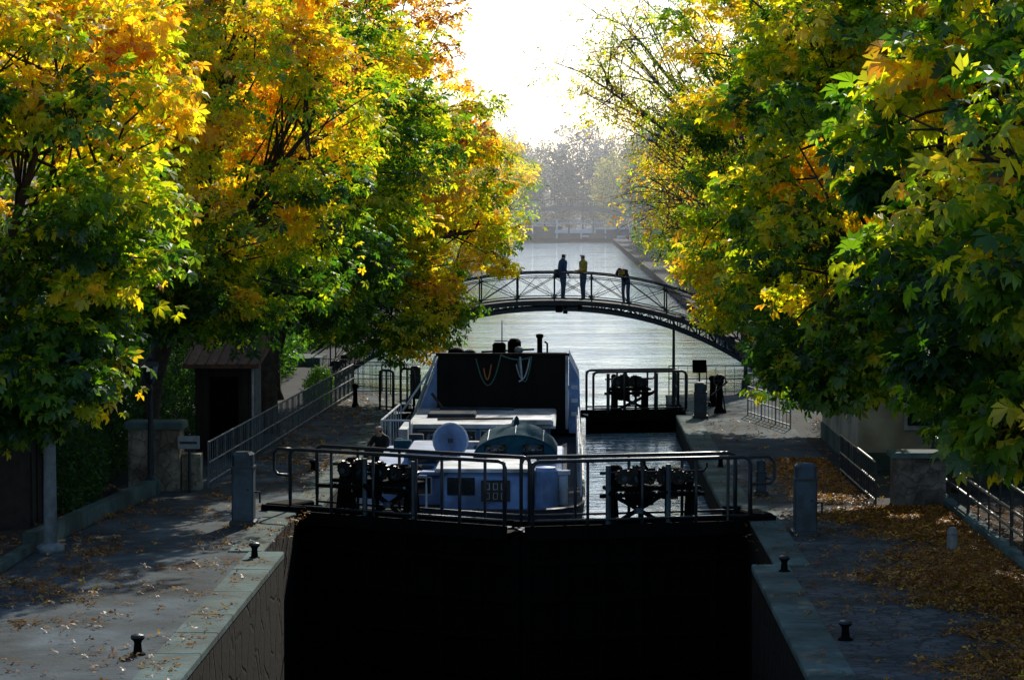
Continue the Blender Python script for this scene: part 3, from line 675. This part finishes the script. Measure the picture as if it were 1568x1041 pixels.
J={'pelvis':(0,0,.14),'waist':(0,.03,.3),'chest':(0,.08,.5),'neck':(0,.12,.66),'head':(0,.16,.76),'crown':(0,.17,.84),
 'shL':(-.18,.08,.56),'shR':(.18,.08,.56),'elL':(-.25,.2,.36),'elR':(.25,.2,.36),'wrL':(-.12,.38,.36),'wrR':(.12,.38,.36),'paL':(-.06,.43,.37),'paR':(.06,.43,.37),
 'hipL':(-.1,.03,.12),'hipR':(.1,.03,.12),'knL':(-.15,.42,.38),'knR':(.15,.42,.38),'anL':(-.14,.5,.06),'anR':(.14,.5,.06),'toeL':(-.14,.64,.04),'toeR':(.14,.64,.04)}
bb=MB([M_deck]); bb.bbox((-4.4,61.0,-.2),(-3.9,61.6,.1),0,.02); bb.obj('deck_box',bg)
person('boatman',(-4.15,61.2,.08),math.radians(150),J,(M_blk,M_blk))
# ------------------------------------------------------------------ foliage
PAL=np.array([(.022,.068,.014),(.055,.155,.018),(.18,.31,.02),(.52,.52,.03),(.80,.56,.035),(.60,.28,.035),(.26,.10,.03)])
def leafmesh(name,P,A,Nn,L,C,parent,mtl,k=5,fold=.18,droop=.3,wid=.22):
    n=len(P)
    A=A/np.linalg.norm(A,axis=1,keepdims=True)
    B=np.cross(Nn,A); B/=np.linalg.norm(B,axis=1,keepdims=True)+1e-9
    Nn=np.cross(A,B)
    th=np.linspace(-1.9,1.9,k) if k>1 else np.array([0.])
    V=np.zeros((n,k,4,3))
    for i,t in enumerate(th):
        t=t+rng.normal(0,.08,n)[:,None]
        D=np.cos(t)*A+np.sin(t)*B; Pp=-np.sin(t)*A+np.cos(t)*B
        Lk=(L*(1-.16*abs(th[i])))[:,None]
        dr=droop*(1+rng.normal(0,.3,n))[:,None]
        V[:,i,0]=P
        mid=P+D*Lk*.68-Nn*Lk*dr*.25
        V[:,i,1]=mid+Pp*Lk*wid+Nn*Lk*fold*.4
        V[:,i,2]=P+D*Lk-Nn*Lk*dr
        V[:,i,3]=mid-Pp*Lk*wid+Nn*Lk*fold*.4
    V=V.reshape(-1,3); nq=n*k
    me=bpy.data.meshes.new(name)
    me.vertices.add(nq*4); me.vertices.foreach_set('co',V.ravel())
    me.loops.add(nq*4); me.loops.foreach_set('vertex_index',np.arange(nq*4,dtype=np.int32))
    me.polygons.add(nq); me.polygons.foreach_set('loop_start',np.arange(0,nq*4,4,dtype=np.int32)); me.polygons.foreach_set('loop_total',np.full(nq,4,dtype=np.int32))
    me.update(calc_edges=True)
    ca=me.color_attributes.new('Col','FLOAT_COLOR','POINT')
    c=np.repeat(C,k,axis=0); c=c*(1+rng.normal(0,.1,(nq,1))); c=np.clip(c,0,.9)
    c4=np.concatenate([np.repeat(c,4,axis=0),np.ones((nq*4,1))],axis=1)
    ca.data.foreach_set('color',c4.astype(np.float32).ravel())
    me.materials.append(mtl)
    o=bpy.data.objects.new(name,me); scene.collection.objects.link(o)
    if parent: o.parent=parent
    return o
def palcol(t):
    t=np.clip(t,0,len(PAL)-1.001); i=t.astype(int); f=(t-i)[:,None]
    return PAL[i]*(1-f)+PAL[i+1]*f
def tree(name,base,h,r0,crowns,tfun,L=.2,lpc=58,bark=None,crad=.62,k=5,spread=1.0,twig=False,cv=.85,wid=.22,lv=.75):
    par=empty(name,(0,0,0))
    bx,by=base
    ctrs=[]
    for (c,r,nc) in crowns:
        c=np.array(c);r=np.array(r)
        d=rng.normal(size=(nc,3)); d/=np.linalg.norm(d,axis=1,keepdims=True)
        rad=rng.uniform(.35,1,nc)**.5*rng.uniform(.82,1.08,nc)
        ctrs.append(c+d*r*rad[:,None])
    C=np.concatenate(ctrs); C=C[C[:,2]>1.3]
    n=len(C)
    b=MB([bark or M_bark])
    top=Vector((bx+(crowns[0][0][0]-bx)*.25,by,h))
    trunk=[Vector((bx,by,-.05)),Vector((bx,by,.3)),Vector((bx,by,1.2)),Vector((bx+(top.x-bx)*.3,by,h*.65)),top]
    b.tube(trunk,[r0*1.5,r0*1.1,r0,r0*.85,r0*.7],0,12)
    nm=min(9,n); mains=C[rng.choice(n,nm,replace=False)]
    lab=np.argmin(((C[:,None]-mains[None])**2).sum(2),1)
    cen=Vector(C.mean(0))
    for mi in range(nm):
        grp=C[lab==mi]
        if len(grp)==0: continue
        e=Vector(grp.mean(0)); s=top; m1=s.lerp(e,.35)+Vector((rng.normal(0,.2),rng.normal(0,.2),.4)); m2=s.lerp(e,.7)+Vector((rng.normal(0,.2),rng.normal(0,.2),.3))
        b.tube([s-Vector((0,0,.3)),m1,m2,e],[r0*.5,r0*.34,r0*.22,r0*.12],0,7)
        for g_ in grp:
            g_=Vector(g_); q=m1.lerp(m2,random.random()) if random.random()<.4 else m2.lerp(e,random.random())
            md=q.lerp(g_,.5)+Vector((rng.normal(0,.15),rng.normal(0,.15),.15))
            b.tube([q,md,g_],[r0*.13,r0*.08,.012],0,4)
            if twig:
                for _ in range(7):
                    st_=md.lerp(g_,random.random()); dv=Vector(rng.normal(size=3))*.7; dv.z+=.25
                    b.tube([st_,st_+dv*.5+Vector((0,0,.06)),st_+dv],[.014,.010,.005],0,3)
    b.obj('trunk_and_limbs',par,True)
    nl=rng.poisson(lpc*rng.uniform(.5,1.4,n))
    idx=np.repeat(np.arange(n),nl); N_=len(idx)
    if N_:
        dd=rng.normal(size=(N_,3)); dd/=np.linalg.norm(dd,axis=1,keepdims=True)
        rr=rng.uniform(.15,1,N_)**.5; cs=rng.uniform(.7,1.35,n)*crad
        off=dd*rr[:,None]*cs[idx][:,None]*np.array([1.1,1.1,.62])*spread
        P=C[idx]+off; P[:,2]-=.15*(off[:,0]**2+off[:,1]**2)
        out=P-np.array(cen); out[:,2]*=.3; out/=np.linalg.norm(out,axis=1,keepdims=True)
        A=out*.5+dd*.8+rng.normal(0,.45,(N_,3)); A[:,2]-=.45
        Nn=np.tile(np.array([0,0,1.]),(N_,1))+rng.normal(0,.45,(N_,3))+dd*.3
        ct=rng.normal(0,cv,n)
        t=tfun(P)+ct[idx]+rng.normal(0,lv,N_)
        LL=L*rng.uniform(.65,1.25,N_)
        leafmesh('foliage',P,A,Nn,LL,palcol(t),par,M_leaf,k,wid=wid)
    return par
def lowf(P,s,ph): return np.sin(P[:,0]*s+ph)+np.sin(P[:,1]*s*.8+ph*2.1)+np.sin(P[:,2]*s*1.1+ph*.7)
tl=lambda ph,b0,g,cap=9.: (lambda P: np.minimum(b0+(P[:,2]-6)*g+.45*lowf(P,.9,ph),cap))
tree('chestnut_tree',(-10.6,45.5),3.0,.26,[((-9.3,45,6.6),(3.4,4.2,3.8),175),((-8.9,43.5,3.1),(1.9,1.9,1.1),40)],tl(0,2.4,.38,4.3),L=.2,k=6,wid=.21)
tree('chestnut_tree',(-9.2,59.5),3.2,.28,[((-7.2,57,7.1),(3.3,4.5,4.2),200),((-7.8,58,3.8),(2.2,2.5,.8),34)],tl(1.7,2.2,.45,4.4),L=.19)
tree('chestnut_tree',(-7.7,70),3.6,.25,[((-6.3,70,7.3),(3.1,4.3,4.5),185),((-7.2,72,3.4),(1.8,2,.9),22)],tl(3.1,1.9,.28,4.),L=.19)
tree('chestnut_tree',(-8.9,82),3.4,.27,[((-5.1,82,6.1),(3.7,5,3.8),215),((-5.5,82,10.2),(2.6,4,2.6),65),((-5.3,80,2.7),(2.6,2,1.3),55)],tl(4.4,3.0,.32,4.7),L=.19)
tree('chestnut_tree',(-12.5,70),3.4,.27,[((-12,70,7.5),(3.6,6,5),70)],tl(2,2.2,.3),L=.28,lpc=40,k=3)
tree('chestnut_tree',(-12.5,100),3.4,.27,[((-12,100,6.5),(4,7,5),80)],tl(2,2.2,.3),L=.3,lpc=40,k=3)
tree('chestnut_tree',(9.2,40),3.0,.28,[((7.6,41,6.3),(3.5,4,4.0),160),((6.6,35.5,6.0),(2.0,1.5,2.2),32),((7.3,43,2.9),(1.9,2.4,1.0),42)],tl(.6,1.85,.08,3.0),L=.28,k=7,cv=.95,wid=.2,lv=.85,lpc=46)
tree('chestnut_tree',(8.2,56),3.0,.28,[((6.3,55,6.6),(3.3,4.5,4.3),190),((5.6,54,3.0),(1.7,1.8,1.1),44),((6.0,56,10.0),(3.2,4,2.2),60)],tl(2.4,2.15,.12,3.2),L=.22,cv=.9,k=6,wid=.21,lv=.85,lpc=50)
tree('chestnut_tree',(7.7,73),3.2,.25,[((6.0,72,6.6),(3.1,4.5,4.3),185),((6,71,3),(2,2,1.0),22),((5.2,74,10.0),(3.0,4,2.4),55),((4.7,74,4.0),(1.7,2,1.5),34)],tl(5,2.2,.12,3.4),L=.19)
tree('chestnut_tree',(13,62),3.4,.27,[((12.5,62,8),(3.6,8,4.5),70)],tl(2,1.8,.3),L=.28,lpc=40,k=3)
tree('plane_tree',(8.2,92),4.2,.26,[((4.6,91,6.3),(2.9,4,3.0),110),((3.0,91,10.4),(3.6,4,2.5),85)],tl(1,3.4,-.05,4.),L=.16,lpc=34,bark=M_barkg,twig=True,spread=1.6,k=3)
for (x,y,t0) in((-11.5,130,3.0),(-12,165,3.2),(-8.6,215,3.3),(10,112,3.2),(11.5,150,3.0),(12,195,3.3),(-13,260,3.2),(12,250,3.2)):
    tree('plane_tree',(x,y),3,.3,[((x+(2 if x<0 else -1.2),y,7.2),(4.2,6,5.6),80)],tl(y,t0,.12 if y!=215 else .0,3.6),L=.42,lpc=28,crad=1.1,k=3,cv=.85 if y!=215 else .3)
def bush(name,ells,t0,L=.09,k=3):
    Ps=[]
    for c,r,n in ells:
        d=rng.normal(size=(n,3)); d/=np.linalg.norm(d,axis=1,keepdims=True); Ps.append(np.array(c)+d*np.array(r)*rng.uniform(.6,1.05,(n,1)))
    P=np.concatenate(Ps); P=P[P[:,2]>.03]; n=len(P)
    A=rng.normal(size=(n,3)); A[:,2]-=.3; Nn=np.tile([0,-.4,1.],(n,1))+rng.normal(0,.4,(n,3))
    t=t0+rng.normal(0,.5,n)
    return leafmesh(name,P,A,Nn,L*rng.uniform(.6,1.3,n),palcol(t),None,M_leaf,k)
bush('ivy',[((-9.3,52,.9),(.35,2.5,1.0),3000),((-9.5,50.2,2.1),(.5,1.6,.9),1800)],.2)
bush('shrub',[((-10.5,58,1.3),(1.4,1.6,1.5),3500),((-10.5,62,1.6),(1.6,2.4,1.8),3500),((-9.8,68,1.6),(1.6,3,1.9),4000),((-9.8,76,1.6),(1.8,4,1.9),4500)],.1,L=.14)
bush('hedge',[((-10.8,92,1.4),(1.8,8,1.8),5000),((-11.5,112,1.6),(2,14,2.0),6000),((9.2,92,1.3),(1.6,8,1.6),4500),((10.2,115,1.6),(2,18,2.0),7000)],.7,L=.24)
bush('hedge',[((-12,190,2),(2.2,60,2.4),7000),((-12,330,2),(2.4,80,2.4),6000),((10.8,190,2),(2.2,60,2.4),7000),((10.8,330,2),(2.4,80,2.4),6000)],1.3,L=.6)
bush('shrub',[((9.5,47,1.0),(1.5,4,1.2),4000),((9,57.5,1.3),(1.5,2,1.4),3000),((8.5,74,1.4),(1.6,4,1.7),3500),((7.9,83,.9),(1.2,2.5,1.0),2000)],.4,L=.13)
bush('shrub',[((-7.3,80,.5),(.4,2.5,.6),1500)],.9,L=.1)
def litter(name,pts,L=.075):
    P=np.array(pts); n=len(P); A=rng.normal(size=(n,3)); A[:,2]*=.25; Nn=np.tile([0,0,1.],(n,1))+rng.normal(0,.35,(n,3))
    t=np.clip(rng.normal(5.75,.6,n),4.2,6)
    return leafmesh(name,P,A,Nn,L*rng.uniform(.6,1.5,n),palcol(t)*rng.uniform(.5,1.15,(n,1)),None,M_leafg,3,droop=.1,wid=.25)
pts=[]
def field(x0,x1,y0,y1,n,fn,z=.03):
    c=0
    while c<n:
        x=random.uniform(x0,x1);y=random.uniform(y0,y1)
        if random.random()<fn(x,y): pts.append((x,y,z+random.uniform(0,.03))); c+=1
nz=lambda x,y: .5+.5*math.sin(x*2.1+math.sin(y*.9)*2)*math.sin(y*1.3+x)
field(3.8,7.25,33,53,16000,lambda x,y: max(.02,min(1,(x-4.6-.5*math.sin(y*.7)-.3*math.sin(y*2.3))/1.9))**1.5)
field(3.8,5.9,53.5,63,2800,lambda x,y: max(.03,(x-4.2)/1.7)*(.3+nz(x,y)))
field(3.1,7.2,33,75,800,lambda x,y:1)
field(7.55,12,33,52,4000,lambda x,y:1,z=.14)
litter('fallen_leaves',pts)
pts=[]
field(-8.95,-4.9,33,54,1000,lambda x,y:nz(x,y)**3+.05)
field(-8.95,-7.6,33,54,800,lambda x,y:nz(x,y)**2)
field(-7.3,-4.9,54,84,1200,lambda x,y:nz(x,y)**2+.1)
field(-14,-9.3,33,56,1800,lambda x,y:1,z=.12)
litter('fallen_leaves',pts)
# ------------------------------------------------------------------ buildings along the quays
def building(x0,x1,y0,y1,h,side):
    e=empty('apartment_building')
    b=MB([M_facade]); b.box((x0,y0,0),(x1,y1,h),0)
    xf=x1 if side<0 else x0; o=.02*(1 if side<0 else -1)
    z=3.6
    while z<h-1: b.box((min(xf,xf+o*12),y0,z-.25),(max(xf,xf+o*12),y1,z-.1),0); z+=3.3
    b.obj('walls',e)
    b=MB([M_glass,M_wpaint,M_iron]); z=4.2
    while z<h-2:
        y=y0+1.2
        while y<y1-1.5:
            b.box((min(xf,xf+o*2),y-.1,z-.1),(max(xf,xf+o*2),y+1.2,z+2.0),1); b.box((min(xf+o*2.1,xf+o*3),y,z),(max(xf+o*2.1,xf+o*3),y+1.1,z+1.9),0)
            y+=2.6
        z+=3.3
    b.obj('windows',e)
    b=MB([M_zinc]); b.add([(x0,y0,h),(x1,y0,h),(x1,y1,h),(x0,y1,h),(x0+2,y0+.5,h+3),(x1-2,y0+.5,h+3),(x1-2,y1-.5,h+3),(x0+2,y1-.5,h+3)],[(3,2,1,0),(4,5,6,7),(0,1,5,4),(1,2,6,5),(2,3,7,6),(3,0,4,7)],0); b.obj('mansard_roof',e)
for i in range(6):
    building(-38,-25,40+i*26,65.5+i*26,15+(i*7)%5,-1)
    building(25,38,50+i*26,75.5+i*26,14+(i*5)%4,1)
# ------------------------------------------------------------------ distance
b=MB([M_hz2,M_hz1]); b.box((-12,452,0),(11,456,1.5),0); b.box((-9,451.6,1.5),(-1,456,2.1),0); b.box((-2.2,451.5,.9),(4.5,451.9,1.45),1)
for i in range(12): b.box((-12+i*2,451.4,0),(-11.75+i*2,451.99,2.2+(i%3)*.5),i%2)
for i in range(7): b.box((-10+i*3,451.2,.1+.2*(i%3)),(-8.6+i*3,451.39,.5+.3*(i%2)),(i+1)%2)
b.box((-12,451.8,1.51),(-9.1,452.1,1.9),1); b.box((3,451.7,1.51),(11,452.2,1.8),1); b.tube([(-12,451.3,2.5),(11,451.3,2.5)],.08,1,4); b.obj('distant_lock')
b=MB([M_hz2])
for q in range(24):
    a=-14+q*1.2; c=a+1.2; zz=lambda x:5.4-.012*x*x
    b.add([(a,500,zz(a)),(c,500,zz(c)),(c,500,zz(c)-.8),(a,500,zz(a)-.8),(a,503,zz(a)),(c,503,zz(c)),(c,503,zz(c)-.8),(a,503,zz(a)-.8)],[(3,2,1,0),(4,5,6,7),(0,1,5,4),(7,6,2,3)],0)
    b.box((a,499.9,zz(a)),(a+.1,500.1,zz(a)+1.1),0)
b.tube([(-14+q*1.2,500,5.4-.012*(-14+q*1.2)**2+1.1) for q in range(25)],.09,0,4)
b.obj('distant_bridge')
def distant(name,items,cols,L):
    Ps=[];Cs=[]
    for (x,y,z,rx,ry,rz,n,ci) in items:
        d=rng.normal(size=(n,3)); d/=np.linalg.norm(d,axis=1,keepdims=True)
        lump=1+.25*np.sin(d[:,0]*7+x)*np.sin(d[:,2]*6+y)
        Ps.append(np.array([x,y,z])+d*np.array([rx,ry,rz])*(rng.uniform(.1,1.0,n)**.45*lump)[:,None]); Cs.append(np.tile(np.array(cols[ci]),(n,1))*rng.uniform(.8,1.15,(n,1)))
    P=np.concatenate(Ps);C=np.concatenate(Cs);m=P[:,2]>.1;P=P[m];C=C[m];n=len(P)
    return leafmesh(name,P,rng.normal(size=(n,3)),rng.normal(size=(n,3)),L*rng.uniform(.6,1.3,n),C,None,M_hazy,3)
items=[]
for i in range(26):
    x=-75+i*6; items.append((x,random.uniform(540,570),random.uniform(8,12),6.5,6,random.uniform(9,12.5),2800,random.choice((0,1,3))))
for x,y,h in((-11,290,8),(-12,330,8),(-12.5,370,8),(-13,410,9),(11,300,8),(11.5,340,8),(12,380,8),(12.5,425,9),(-7.5,510,8),(9,510,8)):
    items.append((x,y,h,4.5,5,h*.85,1700,random.choice((3,2,1))))
distant('distant_trees',items,[(.30,.32,.38),(.34,.34,.30),(.6,.55,.16),(.26,.30,.20)],.8)  # leaf colours paled with painted distance haze
tb=MB([M_barkg])
for it in items:
    tb.tube([(it[0],it[1],0),(it[0],it[1],it[2]*.5),(it[0]+.3,it[1],it[2]*1.3)],[.3,.25,.1],0,6)
tb.obj('distant_tree_trunks')
# added scatter volume imitating flare glow and haze over the far basin
hm=bpy.data.materials.new('flare_haze'); hm.use_nodes=True; hn=hm.node_tree; hn.nodes.remove(hn.nodes['Principled BSDF'])
hv=hn.nodes.new('ShaderNodeVolumeScatter'); hv.inputs['Color'].default_value=(.93,.96,1,1); hv.inputs['Density'].default_value=.00042; hv.inputs['Anisotropy'].default_value=.55
hn.links.new(hv.outputs[0],hn.nodes['Material Output'].inputs['Volume'])
b=MB([hm]); b.box((-70,112,-.55),(70,640,34),0); b.obj('flare_haze_box')
# ------------------------------------------------------------------ light
az,el=math.radians(11),math.radians(29)
S=Vector((math.sin(az)*math.cos(el),math.cos(az)*math.cos(el),math.sin(el)))
ld=bpy.data.lights.new('sun','SUN'); ld.energy=5; ld.angle=math.radians(.5); ld.color=(1,.93,.8)
lo=bpy.data.objects.new('sun',ld); lo.rotation_euler=S.to_track_quat('Z','Y').to_euler(); scene.collection.objects.link(lo)
w=bpy.data.worlds.new('World'); scene.world=w; w.use_nodes=True
nt=w.node_tree; sk=nt.nodes.new('ShaderNodeTexSky'); sk.sky_type='NISHITA'; sk.sun_disc=False; sk.sun_elevation=el; sk.sun_rotation=az
sk.air_density=1.0; sk.dust_density=.6; sk.ozone_density=3.0
bgN=nt.nodes['Background']; bgN.inputs['Strength'].default_value=.15; nt.links.new(sk.outputs[0],bgN.inputs['Color'])
# ------------------------------------------------------------------ camera
cd=bpy.data.cameras.new('cam'); co=bpy.data.objects.new('cam',cd); scene.collection.objects.link(co); scene.camera=co
cd.lens=36*4200/1568; cd.sensor_width=36; cd.clip_end=8000; cd.clip_start=.5
co.location=(0,0,5.9)
co.rotation_euler=(math.radians(90)-math.atan(210/4200),0,math.atan(86/4200))
scene.view_settings.view_transform='Standard'; scene.view_settings.look='None'; scene.view_settings.exposure=0
